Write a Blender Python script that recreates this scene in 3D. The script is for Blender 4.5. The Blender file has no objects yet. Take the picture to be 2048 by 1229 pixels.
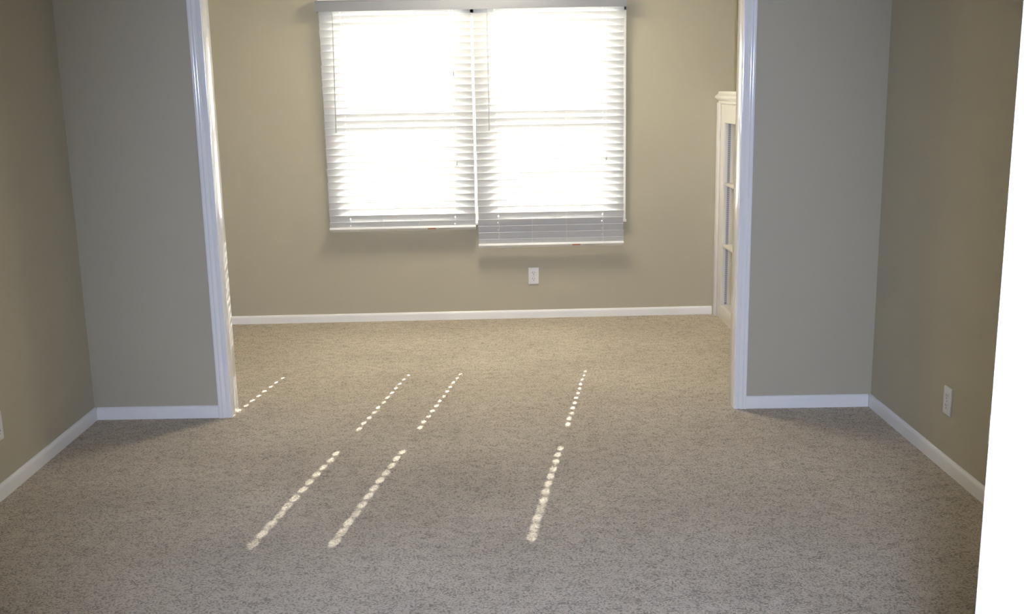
import bpy, bmesh, math, random
from mathutils import Matrix, Vector

R = math.radians
random.seed(7)
SC = bpy.context.scene
COL = SC.collection

# ------------------------------------------------------------------ camera
FPX = 2099.75
CAM = (0.0, 0.0, 1.5)
RIGHT = Vector((0.999658, -0.018605, -0.018395))
UP = Vector((0.021836, 0.206025, 0.978303))
FWD = Vector((0.014411, 0.978370, -0.206361))
cam_data = bpy.data.cameras.new('camera')
cam = bpy.data.objects.new('camera', cam_data)
COL.objects.link(cam)
m = Matrix.Identity(4)
for i in range(3):
    m[i][0] = RIGHT[i]; m[i][1] = UP[i]; m[i][2] = -FWD[i]; m[i][3] = CAM[i]
cam.matrix_world = m
cam_data.sensor_width = 36.0
cam_data.lens = FPX / 2048.0 * 36.0
cam_data.clip_start = 0.02
SC.camera = cam

# ------------------------------------------------------------------ light
SC.view_settings.view_transform = 'Standard'
SC.view_settings.look = 'None'
SC.view_settings.exposure = 0.0
SC.view_settings.gamma = 1.0
SC.view_settings.use_curve_mapping = False
SC.cycles.max_bounces = 12
SC.cycles.diffuse_bounces = 8
SC.cycles.glossy_bounces = 4
SC.cycles.transparent_max_bounces = 16
SC.cycles.sample_clamp_indirect = 0.0
SC.cycles.use_denoising = True

SUN_STRENGTH = 205.0
SUN_COL = (1.0, 0.95, 0.88)
SUN_DIR = Vector((-0.1735, -1.0, -0.530))
SKY_STRENGTH = 12.0
SKY_COL = (0.95, 0.97, 1.0)
LAMP_POWER = 23.5                        # ceiling light of the far room
LAMP_COL = (1.0, 0.90, 0.70)
FLASH_POWER = 495.0
FLASH_COL = (0.595, 0.705, 1.0)

world = bpy.data.worlds.new('world')
SC.world = world
world.use_nodes = True
bg = world.node_tree.nodes['Background']
bg.inputs[0].default_value = (*SKY_COL, 1)
bg.inputs[1].default_value = SKY_STRENGTH

sun = bpy.data.lights.new('sun', 'SUN')
sun.energy = SUN_STRENGTH
sun.color = SUN_COL
sun.angle = R(0.53)
sun_o = bpy.data.objects.new('sun', sun)
COL.objects.link(sun_o)
sun_o.rotation_euler = SUN_DIR.to_track_quat('-Z', 'Y').to_euler()
sun_o.location = (2, 12, 6)

flash = bpy.data.lights.new('camera_flash', 'SPOT')       # pop-up flash of the photographer's camera
flash.energy = FLASH_POWER
flash.color = FLASH_COL
flash.shadow_soft_size = 0.024
flash.spot_size = R(86)
flash.spot_blend = 0.8
flash_o = bpy.data.objects.new('camera_flash', flash)
COL.objects.link(flash_o)
flash_o.location = Vector(CAM) + UP * 0.085 + RIGHT * 0.045 + FWD * 0.01
AIM = Vector((FWD.x + math.tan(R(-0.5)), FWD.y, FWD.z - math.tan(R(4.0)) * 0.98))
flash_o.rotation_euler = AIM.to_track_quat('-Z', 'Y').to_euler()
flash_o.scale = (0.66, 1.0, 1.0)                           # the reflector throws an oval beam

# ------------------------------------------------------------------ materials
def mat(name, col, rough=0.5, spec=0.5, bump=None, metallic=0.0):
    mm = bpy.data.materials.new(name)
    mm.use_nodes = True
    nt = mm.node_tree
    b = nt.nodes['Principled BSDF']
    b.inputs['Base Color'].default_value = (*col, 1)
    b.inputs['Roughness'].default_value = rough
    b.inputs['Specular IOR Level'].default_value = spec
    b.inputs['Metallic'].default_value = metallic
    if bump:
        scale, strength, dist = bump
        tc = nt.nodes.new('ShaderNodeTexCoord')
        no = nt.nodes.new('ShaderNodeTexNoise')
        no.inputs['Scale'].default_value = scale
        no.inputs['Detail'].default_value = 3
        bu = nt.nodes.new('ShaderNodeBump')
        bu.inputs['Strength'].default_value = strength
        bu.inputs['Distance'].default_value = dist
        nt.links.new(tc.outputs['Object'], no.inputs['Vector'])
        nt.links.new(no.outputs['Fac'], bu.inputs['Height'])
        nt.links.new(bu.outputs['Normal'], b.inputs['Normal'])
    return mm

M_WALL = mat('beige_wall_paint', (0.50, 0.460, 0.352), 0.75, 0.25, (220, 0.12, 0.002))
M_CEIL = mat('ceiling_paint', (0.82, 0.81, 0.78), 0.85, 0.2, (120, 0.3, 0.003))
M_TRIM = mat('white_trim_paint', (0.88, 0.87, 0.85), 0.11, 0.75, (35, 0.02, 0.001))
M_BASE = mat('white_baseboard_paint', (0.88, 0.87, 0.85), 0.35, 0.45, (35, 0.03, 0.002))
M_CASE = mat('cream_white_cabinet_paint', (0.80, 0.77, 0.71), 0.4, 0.4)
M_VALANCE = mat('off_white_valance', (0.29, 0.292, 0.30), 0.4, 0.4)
M_RAIL = mat('white_rail', (0.84, 0.84, 0.83), 0.42, 0.4)
def slat_material():
    mm = mat('white_translucent_slat', (0.66, 0.66, 0.655), 0.42, 0.4)
    nt = mm.node_tree
    b = nt.nodes['Principled BSDF']
    out = [n for n in nt.nodes if n.type == 'OUTPUT_MATERIAL'][0]
    tr = nt.nodes.new('ShaderNodeBsdfTranslucent'); tr.inputs[0].default_value = (1.0, 0.98, 0.95, 1)
    mix = nt.nodes.new('ShaderNodeMixShader'); mix.inputs[0].default_value = SLAT_TRANS
    nt.links.new(b.outputs[0], mix.inputs[1]); nt.links.new(tr.outputs[0], mix.inputs[2])
    nt.links.new(mix.outputs[0], out.inputs[0])
    return mm
SLAT_TRANS = 0.015
M_SLAT = slat_material()
M_CORD = mat('white_cord', (0.85, 0.85, 0.83), 0.8, 0.2)
M_WAND = mat('clear_grey_wand', (0.42, 0.42, 0.42), 0.2, 0.5)
M_TASSEL = mat('grey_tassel', (0.30, 0.30, 0.29), 0.4, 0.5)
M_STICKER = mat('orange_sticker', (0.50, 0.12, 0.01), 0.5, 0.4)
M_PRINT = mat('faint_print', (0.45, 0.42, 0.36), 0.6, 0.3)
M_PLATE = mat('white_plastic', (0.78, 0.78, 0.77), 0.3, 0.5)
M_SLOT = mat('dark_slot', (0.03, 0.03, 0.03), 0.6, 0.3)
M_STEEL = mat('zinc_steel', (0.52, 0.53, 0.56), 0.35, 0.5, None, 0.7)
M_SLOT_SHADE = mat('slot_shade_grey', (0.26, 0.26, 0.28), 0.5, 0.4)
M_STD = mat('grey_shelf_standard', (0.50, 0.51, 0.56), 0.4, 0.5)
M_BRASS = mat('satin_nickel', (0.6, 0.58, 0.54), 0.3, 0.5, None, 1.0)
M_GROUND = mat('pale_concrete', (0.36, 0.34, 0.30), 0.9, 0.2, (12, 0.3, 0.01))
M_EXT = mat('exterior_siding', (0.6, 0.58, 0.52), 0.8, 0.2)

def carpet_material():
    mm = bpy.data.materials.new('beige_pile_carpet')
    mm.use_nodes = True
    nt = mm.node_tree
    N, L = nt.nodes, nt.links
    b = N['Principled BSDF']
    b.inputs['Roughness'].default_value = 0.95
    b.inputs['Specular IOR Level'].default_value = 0.1
    b.inputs['Sheen Weight'].default_value = 0.0
    tc = N.new('ShaderNodeTexCoord')
    mp = N.new('ShaderNodeMapping')
    mp.inputs['Scale'].default_value = (0.75, 1.0, 1.0)
    L.new(tc.outputs['Object'], mp.inputs['Vector'])
    warp = N.new('ShaderNodeTexNoise'); warp.inputs['Scale'].default_value = 40; warp.inputs['Detail'].default_value = 2
    L.new(mp.outputs[0], warp.inputs['Vector'])
    add = N.new('ShaderNodeMixRGB'); add.blend_type = 'LINEAR_LIGHT'; add.inputs[0].default_value = 0.012
    L.new(mp.outputs[0], add.inputs[1]); L.new(warp.outputs['Color'], add.inputs[2])
    vo = N.new('ShaderNodeTexVoronoi'); vo.inputs['Scale'].default_value = 180
    vo.inputs['Randomness'].default_value = 1.0
    L.new(add.outputs[0], vo.inputs['Vector'])
    fine = N.new('ShaderNodeTexNoise'); fine.inputs['Scale'].default_value = 185; fine.inputs['Detail'].default_value = 5
    fine.inputs['Roughness'].default_value = 0.65
    L.new(add.outputs[0], fine.inputs['Vector'])
    mid = N.new('ShaderNodeTexNoise'); mid.inputs['Scale'].default_value = 24; mid.inputs['Detail'].default_value = 3
    L.new(mp.outputs[0], mid.inputs['Vector'])
    big = N.new('ShaderNodeTexNoise'); big.inputs['Scale'].default_value = 2.2; big.inputs['Detail'].default_value = 2
    L.new(mp.outputs[0], big.inputs['Vector'])
    # tuft height
    inv = N.new('ShaderNodeMath'); inv.operation = 'MULTIPLY_ADD'
    L.new(vo.outputs['Distance'], inv.inputs[0]); inv.inputs[1].default_value = -0.9; inv.inputs[2].default_value = 0.5
    h1 = N.new('ShaderNodeMath'); h1.operation = 'MULTIPLY_ADD'
    L.new(fine.outputs['Fac'], h1.inputs[0]); h1.inputs[1].default_value = 1.5; L.new(inv.outputs[0], h1.inputs[2])
    h2 = N.new('ShaderNodeMath'); h2.operation = 'MULTIPLY_ADD'
    L.new(mid.outputs['Fac'], h2.inputs[0]); h2.inputs[1].default_value = 0.6; L.new(h1.outputs[0], h2.inputs[2])
    # colour: yarn flecks, darker where the pile parts
    cr = N.new('ShaderNodeValToRGB')
    cr.color_ramp.interpolation = 'EASE'
    e = cr.color_ramp.elements
    e[0].position = 0.33; e[0].color = (0.34, 0.292, 0.232, 1)
    e[1].position = 0.62; e[1].color = (0.70, 0.620, 0.512, 1)
    x = e.new(0.43); x.color = (0.585, 0.515, 0.420, 1)
    hs = N.new('ShaderNodeMath'); hs.operation = 'MULTIPLY'
    L.new(h2.outputs[0], hs.inputs[0]); hs.inputs[1].default_value = 0.40
    L.new(hs.outputs[0], cr.inputs['Fac'])
    mul = N.new('ShaderNodeMixRGB'); mul.blend_type = 'MULTIPLY'; mul.inputs[0].default_value = 1.0
    cr2 = N.new('ShaderNodeValToRGB')
    cr2.color_ramp.elements[0].position = 0.3; cr2.color_ramp.elements[0].color = (0.90, 0.90, 0.90, 1)
    cr2.color_ramp.elements[1].position = 0.7; cr2.color_ramp.elements[1].color = (1.06, 1.06, 1.06, 1)
    L.new(big.outputs['Fac'], cr2.inputs['Fac'])
    L.new(cr.outputs['Color'], mul.inputs[1]); L.new(cr2.outputs['Color'], mul.inputs[2])
    L.new(mul.outputs[0], b.inputs['Base Color'])
    bu = N.new('ShaderNodeBump'); bu.inputs['Strength'].default_value = 0.5; bu.inputs['Distance'].default_value = 0.008
    L.new(h2.outputs[0], bu.inputs['Height']); L.new(bu.outputs['Normal'], b.inputs['Normal'])
    return mm
M_CARPET = carpet_material()

def glass_material():
    mm = bpy.data.materials.new('window_glass')
    mm.use_nodes = True
    nt = mm.node_tree
    nt.nodes.clear()
    out = nt.nodes.new('ShaderNodeOutputMaterial')
    mix = nt.nodes.new('ShaderNodeMixShader')
    tr = nt.nodes.new('ShaderNodeBsdfTransparent'); tr.inputs[0].default_value = (0.95, 0.97, 0.96, 1)
    gl = nt.nodes.new('ShaderNodeBsdfGlossy'); gl.inputs['Roughness'].default_value = 0.02
    fr = nt.nodes.new('ShaderNodeFresnel'); fr.inputs['IOR'].default_value = 1.45
    nt.links.new(fr.outputs[0], mix.inputs[0])
    nt.links.new(tr.outputs[0], mix.inputs[1]); nt.links.new(gl.outputs[0], mix.inputs[2])
    nt.links.new(mix.outputs[0], out.inputs[0])
    return mm
M_GLASS = glass_material()

# ------------------------------------------------------------------ helpers
def finish(name, bm, material, parent=None, smooth=True, angle=35):
    bmesh.ops.recalc_face_normals(bm, faces=bm.faces)
    me = bpy.data.meshes.new(name)
    bm.to_mesh(me); bm.free()
    me.materials.append(material)
    if smooth:
        me.polygons.foreach_set('use_smooth', [True] * len(me.polygons))
        me.set_sharp_from_angle(angle=R(angle))
    o = bpy.data.objects.new(name, me)
    COL.objects.link(o)
    if parent is not None:
        o.parent = parent
    return o

def box(bm, lo, hi, bevel=0.0, seg=2):
    vs = [bm.verts.new((x, y, z)) for x in (lo[0], hi[0]) for y in (lo[1], hi[1]) for z in (lo[2], hi[2])]
    f = [(0, 1, 3, 2), (4, 6, 7, 5), (0, 4, 5, 1), (2, 3, 7, 6), (0, 2, 6, 4), (1, 5, 7, 3)]
    fs = [bm.faces.new([vs[i] for i in q]) for q in f]
    if bevel > 0:
        es = list({e for ff in fs for e in ff.edges})
        bmesh.ops.bevel(bm, geom=es, offset=bevel, segments=seg, profile=0.5, affect='EDGES')

def sweep(bm, prof, origin, along, u, v, length):
    """Extrude a closed 2-D profile (list of (a, b)) for length along a direction; a runs along u and b along v."""
    o = Vector(origin); al = Vector(along); u = Vector(u); v = Vector(v)
    A = [bm.verts.new(o + u * a + v * b) for a, b in prof]
    B = [bm.verts.new(o + u * a + v * b + al * length) for a, b in prof]
    n = len(prof)
    for i in range(n):
        j = (i + 1) % n
        bm.faces.new((A[i], A[j], B[j], B[i]))
    bm.faces.new(A[::-1]); bm.faces.new(B)

def tube(bm, p, q, r, seg=10, r2=None):
    p = Vector(p); q = Vector(q); d = (q - p).normalized()
    a = d.orthogonal().normalized(); b = d.cross(a)
    r2 = r if r2 is None else r2
    A = [bm.verts.new(p + (a * math.cos(t) + b * math.sin(t)) * r) for t in [2 * math.pi * i / seg for i in range(seg)]]
    B = [bm.verts.new(q + (a * math.cos(t) + b * math.sin(t)) * r2) for t in [2 * math.pi * i / seg for i in range(seg)]]
    for i in range(seg):
        j = (i + 1) % seg
        bm.faces.new((A[i], A[j], B[j], B[i]))
    bm.faces.new(A[::-1]); bm.faces.new(B)

def lathe(bm, prof, origin, axis, seg=24):
    """prof: list of (radius, distance along axis)."""
    o = Vector(origin); d = Vector(axis).normalized()
    a = d.orthogonal().normalized(); b = d.cross(a)
    rings = []
    for r, h in prof:
        rings.append([bm.verts.new(o + d * h + (a * math.cos(t) + b * math.sin(t)) * r)
                      for t in [2 * math.pi * i / seg for i in range(seg)]])
    for k in range(len(rings) - 1):
        for i in range(seg):
            j = (i + 1) % seg
            bm.faces.new((rings[k][i], rings[k][j], rings[k + 1][j], rings[k + 1][i]))
    bm.faces.new(rings[0][::-1]); bm.faces.new(rings[-1])

def tag(o, label, cat, group=None):
    o['label'] = label; o['category'] = cat
    if group:
        o['group'] = group
    return o

def thing(name, label, cat, loc=(0, 0, 0), rot=(0, 0, 0), group=None):
    o = bpy.data.objects.new(name, None)
    COL.objects.link(o)
    o.location = loc; o.rotation_euler = rot
    o.empty_display_size = 0.05
    return tag(o, label, cat, group)

def struct(name, bm, material, label=None, cat=None, parent=None, **k):
    o = finish(name, bm, material, parent, **k)
    if parent is None:
        o['kind'] = 'structure'
        if label:
            tag(o, label, cat)
    return o

# ------------------------------------------------------------------ measures (metres)
XL, XR = -1.8966, 1.7392                # side walls
YB = 6.759                              # far wall
YN = -0.27                              # wall behind the photographer
ZC = 2.44
YH = -1.75                              # end of the hall behind the doorway
YP, SP, TP = 4.7224, -0.0193, 0.1096    # partition face, its slight skew, its thickness
ROT_P = math.atan(SP)
XA, XB, XC, XD = -1.3119, -1.2527, 1.0975, 1.1540   # casing outer / inner edges
ZH = 2.06                               # head of the cased opening

# ------------------------------------------------------------------ floor, ceiling, walls
bm = bmesh.new(); box(bm, (XL - 0.1, YH, -0.05), (XR + 0.1, YB + 0.1, 0.0))
struct('floor', bm, M_CARPET, 'beige cut-pile carpet covering the floor of both rooms', 'floor', smooth=False)
bm = bmesh.new(); box(bm, (XL - 0.1, YH, ZC), (XR + 0.1, YB + 0.14, ZC + 0.1))
struct('ceiling', bm, M_CEIL, 'flat white ceiling above both rooms', 'ceiling', smooth=False)
bm = bmesh.new(); box(bm, (XL - 0.12, YN - 0.12, -0.05), (XL, YB, ZC))
struct('wall_left', bm, M_WALL, 'beige painted side wall at the picture\'s left edge', 'wall', smooth=False)
bm = bmesh.new(); box(bm, (XR, YN - 0.12, -0.05), (XR + 0.12, YB, ZC))
struct('wall_right', bm, M_WALL, 'beige painted side wall beside the open white door', 'wall', smooth=False)

# wall behind the photographer, with the doorway
DX0, DX1 = -0.52, 0.292
bm = bmesh.new()
box(bm, (XL, YN - 0.12, -0.05), (DX0, YN, ZC))
box(bm, (DX1, YN - 0.12, -0.05), (XR, YN, ZC))
box(bm, (DX0, YN - 0.12, 2.05), (DX1, YN, ZC))
struct('wall_near', bm, M_WALL, 'beige wall with the doorway behind the photographer', 'wall', smooth=False)

bm = bmesh.new()
box(bm, (-1.30, YH - 0.1, -0.05), (1.10, YH, ZC))
box(bm, (-1.40, YH - 0.1, -0.05), (-1.30, YN - 0.12, ZC))
box(bm, (1.10, YH - 0.1, -0.05), (1.20, YN - 0.12, ZC))
struct('wall_hall', bm, M_WALL, 'beige hall wall behind the photographer', 'wall', smooth=False)

# far wall with two window openings
WZ0, WZ1 = 0.672, 1.948
OL = (-0.965, -0.185)
OR = (0.004, 0.775)
YBO = YB + 0.14
bm = bmesh.new()
for x0, x1 in ((XL - 0.12, OL[0]), (OL[1], OR[0]), (OR[1], XR + 0.12)):
    box(bm, (x0, YB, -0.05), (x1, YBO, ZC))
for x0, x1 in (OL, OR):
    box(bm, (x0, YB, -0.05), (x1, YBO, WZ0))
    box(bm, (x0, YB, WZ1), (x1, YBO, ZC))
struct('wall_back', bm, M_WALL, 'beige far wall below and around the blinds', 'wall', smooth=False)

bm = bmesh.new(); box(bm, (-30, -15, -0.45), (30, 45, -0.35))
struct('ground', bm, M_GROUND, 'pale ground outside the window', 'ground', smooth=False)

# partition with the wide cased opening (local frame: face at y = 0)
P = bpy.data.objects.new('wall_middle', None)
JT = 0.018
bm = bmesh.new()
box(bm, (XL - 0.06, 0, -0.05), (XB - JT, TP, ZC))
box(bm, (XC + JT, 0, -0.05), (XR + 0.06, TP, ZC))
box(bm, (XB - JT, 0, ZH + JT), (XC + JT, TP, ZC))
wm = struct('wall_middle', bm, M_WALL, 'grey-beige partition wall with the wide white-cased opening', 'wall', smooth=False)
wm.location = (0, YP, 0); wm.rotation_euler = (0, 0, ROT_P)
bpy.data.objects.remove(P)

CASING = [(0.0, 0.0), (0.0, 0.0085), (0.0012, 0.0102), (0.004, 0.0110), (0.010, 0.0112), (0.020, 0.0112), (0.0225, 0.0104),
          (0.0245, 0.0112), (0.028, 0.0134), (0.0315, 0.0158), (0.0345, 0.0168), (0.0375, 0.0172), (0.0405, 0.0166),
          (0.0425, 0.0158), (0.0440, 0.0166), (0.047, 0.0174), (0.052, 0.0178), (0.0555, 0.0176), (0.0575, 0.0160), (0.058, 0.013), (0.058, 0.0)]
def place_p(o):
    o.location = (0, YP, 0); o.rotation_euler = (0, 0, ROT_P); return o

def cased_side(n, xin, sgn, label):
    """One side of the opening: jamb board with a casing on each face. sgn = +1 when the wall lies towards +x."""
    t = bpy.data.objects.new('trim_%d' % n, None); COL.objects.link(t); place_p(t)
    t['kind'] = 'structure'; tag(t, label, 'trim')
    bm = bmesh.new()
    x0, x1 = sorted((xin, xin + sgn * JT))
    box(bm, (x0, -0.0005, 0), (x1, TP + 0.0005, ZH + JT), 0.0015)
    struct('jamb', bm, M_TRIM, parent=t)
    w = (XB - XA) / 0.058 if sgn < 0 else (XD - XC) / 0.058
    prof = [(a * w, b) for a, b in CASING]
    bm = bmesh.new()
    sweep(bm, prof, (xin + sgn * 0.0015, 0, 0), (0, 0, 1), (sgn, 0, 0), (0, -1, 0), ZH + 0.058)
    struct('casing', bm, M_TRIM, parent=t, angle=28)
    bm = bmesh.new()
    sweep(bm, prof, (xin + sgn * 0.004, TP, 0), (0, 0, 1), (sgn, 0, 0), (0, 1, 0), ZH + 0.058)
    struct('casing', bm, M_TRIM, parent=t, angle=28)
    return t
cased_side(1, XB, -1, 'white moulded casing and jamb at the opening\'s side near the wall with one outlet')
cased_side(2, XC, 1, 'white moulded casing and jamb at the opening\'s side in front of the bookcase')
t = bpy.data.objects.new('trim_3', None); COL.objects.link(t); place_p(t)
t['kind'] = 'structure'; tag(t, 'white head casing across the top of the wide opening', 'trim')
bm = bmesh.new(); box(bm, (XB, -0.0005, ZH), (XC, TP + 0.0005, ZH + JT), 0.0015)
struct('jamb', bm, M_TRIM, parent=t)
for y, s in ((0, -1), (TP, 1)):
    bm = bmesh.new()
    sweep(bm, CASING, (XB, y, ZH + 0.0015), (1, 0, 0), (0, 0, 1), (0, s, 0), XC - XB)
    struct('casing', bm, M_TRIM, parent=t, angle=28)

# baseboards
def base_prof(h, t):
    return [(0, 0), (t, 0), (t, h * 0.70), (t * 0.93, h * 0.80), (t * 0.74, h * 0.90), (t * 0.45, h * 0.97), (t * 0.2, h), (0, h)]
TB = 0.0125
def baseboard(name, origin, along, out, length, h, label, rot=None):
    bm = bmesh.new()
    sweep(bm, [(a, b) for a, b in base_prof(h, TB)], origin, along, out, (0, 0, 1), length)
    o = struct(name, bm, M_BASE, label, 'baseboard', angle=50)
    if rot:
        place_p(o)
    return o
HF, HB = 0.0590, 0.0535
baseboard('baseboard_left', (XL, YN, 0), (0, 1, 0), (1, 0, 0), YP - SP * 1.9 - YN - 0.002 + 0.07, HF, 'white baseboard running along the left side wall')
baseboard('baseboard_right', (XR, YN, 0), (0, 1, 0), (-1, 0, 0), YP - YN - 0.033 - 0.001, HF, 'white baseboard along the side wall beside the open door')
baseboard('baseboard_middle_left', (XL + TB, 0, 0), (1, 0, 0), (0, -1, 0), XA - XL - TB - 0.0006, HF, 'short white baseboard under the narrow grey wall, left of the opening', True)
baseboard('baseboard_middle_right', (XD + 0.0006, 0, 0), (1, 0, 0), (0, -1, 0), XR - TB - XD - 0.002, HF, 'short white baseboard under the narrow grey wall, right of the opening', True)
BK = 1.441                                # face of the bookcase
baseboard('baseboard_back', (XL + 0.001, YB, 0), (1, 0, 0), (0, -1, 0), 1.418 - XL - 0.002, HB, 'long white baseboard on the far wall under the blinds')
baseboard('baseboard_far_left', (XL, YP + TP + 0.06, 0), (0, 1, 0), (1, 0, 0), YB - YP - TP - 0.06 - TB, HB, 'white baseboard on the far room\'s side wall, hidden past the opening')

# ------------------------------------------------------------------ the two windows behind the blinds
def frame_ring(bm, x0, x1, z0, z1, y0, y1, l, r, b, t):
    box(bm, (x0, y0, z0), (x0 + l, y1, z1), 0.002)
    box(bm, (x1 - r, y0, z0), (x1, y1, z1), 0.002)
    box(bm, (x0 + l, y0, z0), (x1 - r, y1, z0 + b), 0.002)
    box(bm, (x0 + l, y0, z1 - t), (x1 - r, y1, z1), 0.002)

def window(n, x0, x1, gl0, gl1, label):
    w = bpy.data.objects.new('window_%d' % n, None); COL.objects.link(w)
    w.location = ((x0 + x1) / 2, YB + 0.07, WZ0)
    w['kind'] = 'structure'; tag(w, label, 'window')
    inv = Matrix.Translation(-Vector(w.location))
    def part(name, bm, ma, parent=w):
        bmesh.ops.transform(bm, matrix=inv, verts=bm.verts)
        return struct(name, bm, ma, parent=parent)
    bm = bmesh.new(); frame_ring(bm, x0, x1, WZ0, WZ1, YB + 0.001, YBO - 0.002, 0.012, 0.012, 0.02, 0.014)
    part('window_frame', bm, M_TRIM)
    zm0, zm1 = 1.243, 1.318                 # check rail of the lower sash
    ya, yb = YB + 0.045, YB + 0.078
    bm = bmesh.new(); frame_ring(bm, x0 + 0.012, x1 - 0.012, WZ0 + 0.02, zm1, ya, yb, gl0 - x0 - 0.012, x1 - 0.012 - gl1, 0.034, zm1 - zm0)
    s = part('lower_sash', bm, M_TRIM)
    bm = bmesh.new(); box(bm, (gl0 - 0.004, ya + 0.014, WZ0 + 0.045), (gl1 + 0.004, ya + 0.018, zm0 + 0.004))
    part('pane', bm, M_GLASS, s)
    bm = bmesh.new(); box(bm, ((x0 + x1) / 2 - 0.028, ya + 0.004, zm1), ((x0 + x1) / 2 + 0.028, yb - 0.004, zm1 + 0.014), 0.003)
    part('sash_lock', bm, M_BRASS, s)
    ya, yb = YB + 0.082, YB + 0.115
    bm = bmesh.new(); frame_ring(bm, x0 + 0.012, x1 - 0.012, 1.302, WZ1 - 0.014, ya, yb, gl0 - x0 - 0.012, x1 - 0.012 - gl1, 0.075, 0.026)
    s = part('upper_sash', bm, M_TRIM)
    bm = bmesh.new(); box(bm, (gl0 - 0.004, ya + 0.014, 1.372), (gl1 + 0.004, ya + 0.018, WZ1 - 0.036))
    part('pane', bm, M_GLASS, s)
window(1, OL[0], OL[1], -0.930, -0.222, 'white double-hung window behind the shorter blind')
window(2, OR[0], OR[1], 0.0345, 0.738, 'white double-hung window behind the longer blind')

bm = bmesh.new()
CT = 0.034
box(bm, (-1.048, YB - CT, 0.672), (OL[0] + 0.004, YB, 1.985), 0.003)
box(bm, (OL[1] - 0.004, YB - CT, 0.672), (OR[0] + 0.004, YB, 1.985), 0.003)
box(bm, (OR[1] - 0.004, YB - CT, 0.672), (0.842, YB, 1.985), 0.003)
box(bm, (-1.048, YB - CT, WZ1 - 0.004), (0.842, YB, 2.0), 0.003)
box(bm, (-1.048, YB - CT, 0.628), (0.842, YB, 0.676), 0.003)
box(bm, (-1.052, 6.716, 0.628), (0.846, YB, 0.646), 0.003)
struct('trim_4', bm, M_TRIM, 'white window casing behind and between the two blinds', 'trim')

# ------------------------------------------------------------------ blinds
YS = 6.700                               # slat centre plane
PITCH, SLW, SLT, TILT = 0.0425, 0.050, 0.0028, R(65)
ZTOP0 = 1.9405                           # upper (room side) edge of slat 0

def slat_mesh(x0, x1, holes):
    bm = bmesh.new()
    hw, hl = 0.0029, 0.0042
    xs = [x0 + 0.001]
    for h in holes:
        xs += [h - hw, h + hw]
    xs.append(x1 - 0.001)
    ws = [-SLW / 2, -0.018, -hl, 0.0, hl, 0.018, SLW / 2]
    crown = lambda w: 0.0011 * (1 - (w / (SLW / 2)) ** 2)
    grid = [[bm.verts.new((x, w, crown(w))) for w in ws] for x in xs]
    for i in range(len(xs) - 1):
        hole = any(abs(xs[i] - (h - hw)) < 1e-6 for h in holes)
        for j in range(len(ws) - 1):
            if hole and 2 <= j <= 3:
                continue
            bm.faces.new((grid[i][j], grid[i + 1][j], grid[i + 1][j + 1], grid[i][j + 1]))
    bm.normal_update()
    bmesh.ops.solidify(bm, geom=list(bm.faces), thickness=SLT)
    bmesh.ops.recalc_face_normals(bm, faces=bm.faces)
    me = bpy.data.meshes.new('slat')
    bm.to_mesh(me); bm.free()
    me.materials.append(M_SLAT)
    me.polygons.foreach_set('use_smooth', [True] * len(me.polygons))
    me.set_sharp_from_angle(angle=R(30))
    return me

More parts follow.
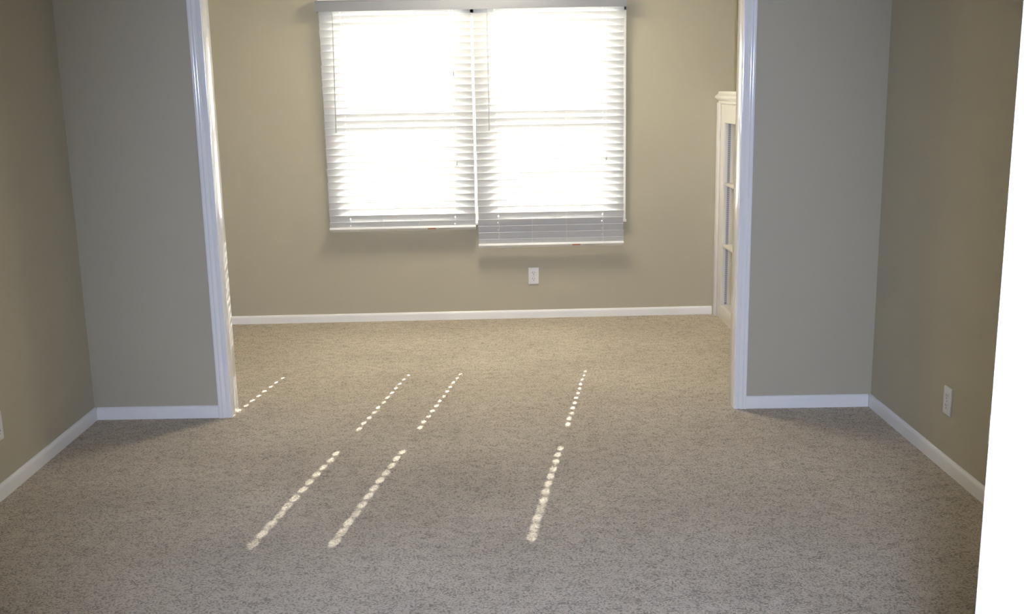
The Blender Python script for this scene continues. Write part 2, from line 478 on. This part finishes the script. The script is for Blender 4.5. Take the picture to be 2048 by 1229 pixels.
def blind(label, x0, x1, nslat, cols, z_rail, wand, tassels, sticker, group):
    xc = (x0 + x1) / 2
    root = thing('window_blind', label, 'blind', (xc, YS, 2.0), group=group)
    off = Vector((xc, YS, 2.0))
    def part(name, bm, ma, parent=root, **k):
        bmesh.ops.transform(bm, matrix=Matrix.Translation(-off), verts=bm.verts)
        return finish(name, bm, ma, parent, **k)
    bm = bmesh.new(); box(bm, (x0 + 0.002, YS - 0.028, 1.998), (x1 - 0.002, YS + 0.040, 2.045), 0.002)
    part('headrail', bm, M_RAIL)
    # slats, room-side edge up
    routes = [cols[0], cols[3]]
    me = slat_mesh(x0 - xc, x1 - xc, [c - xc for c in routes])
    for k in range(-1, nslat):
        o = bpy.data.objects.new('slat', me)
        COL.objects.link(o); o.parent = root
        a = TILT + R(random.uniform(-1.4, 1.4))
        zc = ZTOP0 - PITCH * k - SLW / 2 * math.sin(TILT)
        o.location = (random.uniform(-0.0020, 0.0020), 0, zc - off.z)
        o.rotation_euler = (-a, random.uniform(-0.0006, 0.0006), 0)
    # bottom rail, turned with the slats so that its underside shows
    ca = R(28)
    rw, rt = 0.050, 0.016
    bm = bmesh.new(); box(bm, (x0, -rw / 2, -rt / 2), (x1, rw / 2, rt / 2), 0.003)
    rot = Matrix.Rotation(-ca, 4, 'X')
    # lowest point of the room-side edge sits at z_rail
    low = rot @ Vector((0, -rw / 2, -rt / 2))
    c = Vector((0, YS, z_rail - low.z))
    rm = Matrix.Translation(c) @ rot
    bmesh.ops.transform(bm, matrix=rm, verts=bm.verts)
    rail = part('bottom_rail', bm, M_RAIL)
    bm = bmesh.new()
    box(bm, (sticker - 0.026, -0.024, -rt / 2 - 0.0006), (sticker + 0.026, -0.008, -rt / 2 + 0.0005))
    bmesh.ops.transform(bm, matrix=rm, verts=bm.verts)
    st = part('sticker', bm, M_STICKER, rail); st['label'] = 'orange sticker'
    bm = bmesh.new()
    for i in range(9):
        xx = sticker + 0.045 + i * 0.0115
        box(bm, (xx, -0.0195, -rt / 2 - 0.0004), (xx + 0.008, -0.0150, -rt / 2 + 0.0003))
        if i < 7:
            box(bm, (xx, -0.0120, -rt / 2 - 0.0004), (xx + 0.009, -0.0085, -rt / 2 + 0.0003))
    bmesh.ops.transform(bm, matrix=rm, verts=bm.verts)
    part('fine_print', bm, M_PRINT, rail)['label'] = 'line of faint printing'
    for cx in cols:
        bm = bmesh.new()
        lathe(bm, [(0.005, 0), (0.005, 0.0016), (0.003, 0.0026)], (cx, -0.004, -rt / 2), (0, 0, -1), 12)
        bmesh.ops.transform(bm, matrix=rm, verts=bm.verts)
        part('cord_plug', bm, M_RAIL, rail)
    # ladder strings and lift cords
    for i, cx in enumerate(cols):
        bm = bmesh.new()
        dy = SLW / 2 * math.cos(TILT)
        lx = cx + (0.0062 if cx in routes else 0.0)      # the ladder runs beside the route hole
        tube(bm, (lx, YS - dy - 0.0030, 1.999), (lx, YS - dy - 0.0030, c.z + 0.008), 0.0007, 6)
        tube(bm, (lx, YS + dy + 0.0030, 1.999), (lx, YS + dy + 0.0030, c.z - 0.004), 0.0007, 6)
        part('ladder_string', bm, M_CORD)
    for cx in routes:
        bm = bmesh.new()
        tube(bm, (cx, YS, 1.999), (cx, YS, c.z), 0.0007, 6)
        part('lift_cord', bm, M_CORD)
    # tilt wand
    bm = bmesh.new()
    (wx0, wz0), (wx1, wz1) = wand
    yw = 6.660
    tube(bm, (wx0, yw, wz0), (wx1, yw + 0.004, wz1), 0.0034, 6, 0.0040)
    w = part('tilt_wand', bm, M_WAND); w['label'] = 'thin grey wand'
    bm = bmesh.new()
    tube(bm, (wx0, yw, wz0 - 0.002), (wx0, yw + 0.002, wz0 + 0.05), 0.0012, 8)
    part('wand_hook', bm, M_STEEL)
    # pull cords with their tassels
    for tx, tz in tassels:
        bm = bmesh.new()
        yt = 6.672
        tube(bm, (tx, yt, 2.0), (tx, yt, tz + 0.012), 0.0006, 6)
        pc = part('pull_cord', bm, M_CORD)
        bm = bmesh.new()
        lathe(bm, [(0.0015, 0.014), (0.0025, 0.010), (0.0034, 0.0), (0.0042, -0.010), (0.0038, -0.013)], (tx, yt, tz), (0, 0, 1), 12)
        tt = part('tassel', bm, M_TASSEL, pc); tt['label'] = 'small grey tassel'
    return root

GB = 'white slatted blinds over the far window'
blind('shorter white slatted blind, its bottom rail ending higher on the wall', -1.056, -0.1235, 31, (-0.924, -0.712, -0.485, -0.256), 0.6195,
      ((-0.966, 1.950), (-0.980, 1.232)), ((-0.2365, 1.577), (-0.2320, 1.026)), -0.405, GB)
blind('longer white slatted blind hanging lower, above the wall outlet', -0.1085, 0.825, 34, (0.020, 0.237, 0.458, 0.687), 0.4965,
      ((-0.0215, 1.945), (-0.0225, 1.226)), ((0.712, 1.042),), 0.520, GB)

# valance over both headrails
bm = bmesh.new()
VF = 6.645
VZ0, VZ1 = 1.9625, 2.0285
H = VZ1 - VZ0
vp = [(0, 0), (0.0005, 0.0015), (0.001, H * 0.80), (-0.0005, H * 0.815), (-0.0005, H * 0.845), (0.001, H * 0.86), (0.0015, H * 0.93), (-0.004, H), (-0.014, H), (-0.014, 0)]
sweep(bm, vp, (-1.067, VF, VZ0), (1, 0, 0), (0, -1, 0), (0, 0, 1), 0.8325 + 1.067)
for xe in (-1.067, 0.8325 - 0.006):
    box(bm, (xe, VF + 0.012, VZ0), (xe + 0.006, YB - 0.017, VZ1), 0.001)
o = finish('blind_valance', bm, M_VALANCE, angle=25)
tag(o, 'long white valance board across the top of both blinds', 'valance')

# ------------------------------------------------------------------ bookcase
BY0, BY1 = 5.10, YB - 0.002
BX0, BX1 = BK, XR - 0.001
bk = thing('bookcase', 'white built-in bookcase with moulded top standing behind the opening\'s side jamb', 'bookcase', (BX0, (BY0 + BY1) / 2, 0))
off = Vector(bk.location)
def bpart(name, bm, ma=M_CASE, parent=bk, **k):
    bmesh.ops.transform(bm, matrix=Matrix.Translation(-off), verts=bm.verts)
    return finish(name, bm, ma, parent, **k)
SY = 6.612                               # inner face of the far stile and side panel
SN = BY0 + 0.21
ZT = 1.250                               # top of the open part
ZB = 0.088                               # bottom shelf
for y0, y1 in ((SY, BY1), (BY0, SN)):
    bm = bmesh.new(); box(bm, (BX0, y0, 0), (BX0 + 0.02, y1, 1.385), 0.002)
    bpart('face_stile', bm)
    bm = bmesh.new()
    if y0 == SY:
        box(bm, (BX0 + 0.02, SY + 0.004, 0), (BX1, SY + 0.024, 1.37), 0.001)
    else:
        box(bm, (BX0 + 0.02, SN - 0.024, 0), (BX1, SN - 0.004, 1.37), 0.001)
    bpart('side_panel', bm)
bm = bmesh.new(); box(bm, (BX0 - 0.018, BY1 - 0.055, 0), (BX0, BY1, 1.372), 0.004)
bpart('scribe_strip', bm)
bm = bmesh.new(); box(bm, (BX0, SN, ZT), (BX0 + 0.02, SY, 1.385), 0.002)
bpart('top_rail', bm)
bm = bmesh.new(); box(bm, (BX0, SN, 0), (BX0 + 0.02, SY, ZB), 0.002)
bpart('base_rail', bm)
bm = bmesh.new(); box(bm, (BX1 - 0.008, SN - 0.004, ZB), (BX1, SY + 0.004, 1.37))
bpart('back_panel', bm)
bm = bmesh.new(); box(bm, (BX0 + 0.018, SN - 0.004, ZB - 0.018), (BX1 - 0.008, SY + 0.004, ZB), 0.001)
bpart('bottom_panel', bm)
bm = bmesh.new(); box(bm, (BX0 + 0.002, BY0, 1.37), (BX1, BY1, 1.388))
bpart('top_panel', bm)
# crown moulding: profile (towards the room, height)
cp = [(-0.02, 1.362), (0.002, 1.362), (0.009, 1.366), (0.011, 1.371), (0.009, 1.377), (0.006, 1.381), (0.010, 1.386), (0.018, 1.390),
      (0.026, 1.396), (0.0305, 1.402), (0.031, 1.409), (0.028, 1.415), (0.020, 1.420), (0.013, 1.426), (0.010, 1.433), (0.008, 1.442), (-0.02, 1.442)]
bm = bmesh.new()
sweep(bm, cp, (BX0, BY0, 0), (0, 1, 0), (-1, 0, 0), (0, 0, 1), BY1 - BY0)
box(bm, (BX0 + 0.015, BY0, 1.388), (BX1, BY1, 1.442))
bpart('crown_molding', bm, angle=40)
for zs in (0.878, 0.484):
    bm = bmesh.new(); box(bm, (BX0 + 0.010, SN + 0.001, zs - 0.019), (BX1 - 0.009, SY - 0.001, zs), 0.006, 3)
    bpart('shelf', bm)
# slotted steel standards let into the side panels
for yy, s in ((SY + 0.004, -1), (SN - 0.004, 1)):
    for xx in (BX0 + 0.0355, BX1 - 0.075):
        bm = bmesh.new()
        y0, y1 = sorted((yy, yy + s * 0.003))
        z = ZB + 0.02
        xw, sw = 0.0092, 0.0056
        box(bm, (xx - xw, y0, ZB + 0.004), (xx - sw, y1, ZT + 0.06))
        box(bm, (xx + sw, y0, ZB + 0.004), (xx + xw, y1, ZT + 0.06))
        while z < ZT + 0.05:
            box(bm, (xx - sw, y0, z), (xx + sw, y1, z + 0.0065))
            z += 0.0127
        st = bpart('shelf_standard', bm, M_STD)
        st['label'] = 'slotted grey metal strip'
        bm = bmesh.new()
        y2, y3 = sorted((yy + s * 0.0002, yy + s * 0.0010))
        box(bm, (xx - sw, y2, ZB + 0.004), (xx + sw, y3, ZT + 0.06))
        bpart('slot_shade', bm, M_SLOT_SHADE, st)  # grey strip painting in the shade seen through the slots

# ------------------------------------------------------------------ wall outlets
def outlet(label, loc, rz, group):
    """Duplex receptacle; local -y looks into the room, plate back at y = 0."""
    t = thing('wall_outlet', label, 'outlet', loc, (0, 0, rz), group)
    bm = bmesh.new()
    w, h, d = 0.0345, 0.0560, 0.0055
    ring = [(1.0, 0.0), (1.0, 0.0018), (0.985, 0.0034), (0.945, 0.0048), (0.88, d)]
    loops = []
    for s, y in ring:
        sx = w - (1 - s) * w; sz = h - (1 - s) * w
        pts = []
        r = 0.003
        for cx, cz, a0 in ((sx - r, sz - r, 0), (-sx + r, sz - r, 90), (-sx + r, -sz + r, 180), (sx - r, -sz + r, 270)):
            for q in range(4):
                a = R(a0 + 30 * q)
                pts.append((cx + r * math.cos(a), cz + r * math.sin(a)))
        loops.append([bm.verts.new((x, -y, z)) for x, z in pts])
    n = len(loops[0])
    for k in range(len(loops) - 1):
        for i in range(n):
            j = (i + 1) % n
            bm.faces.new((loops[k][i], loops[k][j], loops[k + 1][j], loops[k + 1][i]))
    bm.faces.new(loops[0]); bm.faces.new(loops[-1][::-1])
    finish('cover_plate', bm, M_PLATE, t, angle=40)
    for zc in (0.0195, -0.0195):
        bm = bmesh.new()
        pts = []
        for i in range(28):
            a = 2 * math.pi * i / 28
            pts.append((0.0168 * math.cos(a), max(-0.0142, min(0.0142, 0.0172 * math.sin(a)))))
        A = [bm.verts.new((x, -d + 0.0005, zc + z)) for x, z in pts]
        B = [bm.verts.new((x * 0.97, -d - 0.0016, zc + z * 0.97)) for x, z in pts]
        for i in range(28):
            j = (i + 1) % 28
            bm.faces.new((A[i], A[j], B[j], B[i]))
        bm.faces.new(A[::-1]); bm.faces.new(B)
        so = finish('socket', bm, M_PLATE, t, angle=40)
        for x, hh in ((-0.0063, 0.0046), (0.0063, 0.0037)):
            bm = bmesh.new(); box(bm, (x - 0.0012, -d - 0.0019, zc + 0.004 - hh), (x + 0.0012, -d - 0.0012, zc + 0.004 + hh))
            finish('slot', bm, M_SLOT, so)
        bm = bmesh.new(); lathe(bm, [(0.0026, 0.0), (0.0026, 0.0007)], (0, -d - 0.0012, zc - 0.0072), (0, -1, 0), 14)
        finish('ground_hole', bm, M_SLOT, so)
    bm = bmesh.new(); lathe(bm, [(0.0034, 0), (0.0032, 0.0009), (0.002, 0.0014)], (0, -d, 0), (0, -1, 0), 14)
    finish('screw', bm, M_STEEL, t)
    return t
GO = 'white duplex wall outlets'
outlet('white outlet on the far wall below the longer blind', (0.2445, YB, 0.2795), 0, GO)
outlet('white outlet on the side wall in full view, above the baseboard by the door', (XR, 3.871, 0.2730), R(-90), GO)
outlet('white outlet peeking out from behind the open door\'s edge', (XR, 3.489, 0.2750), R(-90), GO)
outlet('white outlet cut off by the picture\'s left edge', (XL, 3.822, 0.2735), R(90), GO)

# ------------------------------------------------------------------ the far room's ceiling light
LX, LY = -0.05, 5.90
cl = thing('ceiling_light', 'round flush ceiling light of the far room, above the picture', 'ceiling light', (LX, LY, ZC))
bm = bmesh.new(); lathe(bm, [(0.245, 0.0), (0.245, -0.018), (0.235, -0.026)], (0, 0, 0), (0, 0, 1), 32)
finish('base', bm, M_RAIL, cl)
bm = bmesh.new(); lathe(bm, [(0.232, -0.026), (0.224, -0.048), (0.185, -0.072), (0.10, -0.086), (0.02, -0.090)], (0, 0, 0), (0, 0, 1), 32)
M_DOME = mat('lit_glass_dome', (0.8, 0.78, 0.74), 0.4, 0.4)
pb = M_DOME.node_tree.nodes['Principled BSDF']
pb.inputs['Emission Color'].default_value = (*LAMP_COL, 1)
pb.inputs['Emission Strength'].default_value = 3.0
finish('shade', bm, M_DOME, cl)
lamp = bpy.data.lights.new('ceiling_lamp', 'AREA')
lamp.shape = 'DISK'; lamp.size = 0.46
lamp.spread = R(174)
lamp.energy = LAMP_POWER; lamp.color = LAMP_COL
lo = bpy.data.objects.new('ceiling_lamp', lamp)
COL.objects.link(lo); lo.location = (LX, LY, ZC - 0.095)

# ------------------------------------------------------------------ the open door beside the photographer
door = bpy.data.objects.new('door_1', None); COL.objects.link(door)
door['kind'] = 'structure'
tag(door, 'bright white door standing open at the picture\'s right edge', 'door')
DOOR_Y = 0.55
door.location = (0.2705, DOOR_Y, 0)
door.rotation_euler = (0, 0, R(-1.2))
bm = bmesh.new(); box(bm, (0, -0.80, 0.012), (0.035, 0, 2.03), 0.002)
struct('door_leaf', bm, M_TRIM, parent=door)
bm = bmesh.new()
lathe(bm, [(0.032, 0), (0.032, 0.004), (0.026, 0.008), (0.012, 0.010), (0.011, 0.030), (0.020, 0.036), (0.027, 0.046), (0.027, 0.056), (0.020, 0.064), (0.008, 0.067)],
      (0.0, -0.068, 0.93), (-1, 0, 0))
struct('door_knob', bm, M_BRASS, parent=door)
bm = bmesh.new(); box(bm, (0.005, -0.0005, 0.90), (0.030, 0.0012, 0.957), 0.0008)
struct('latch_plate', bm, M_BRASS, parent=door)
for z in (0.25, 1.02, 1.80):
    bm = bmesh.new(); tube(bm, (0.002, -0.806, z - 0.045), (0.002, -0.806, z + 0.045), 0.0055, 12)
    struct('hinge', bm, M_BRASS, parent=door)
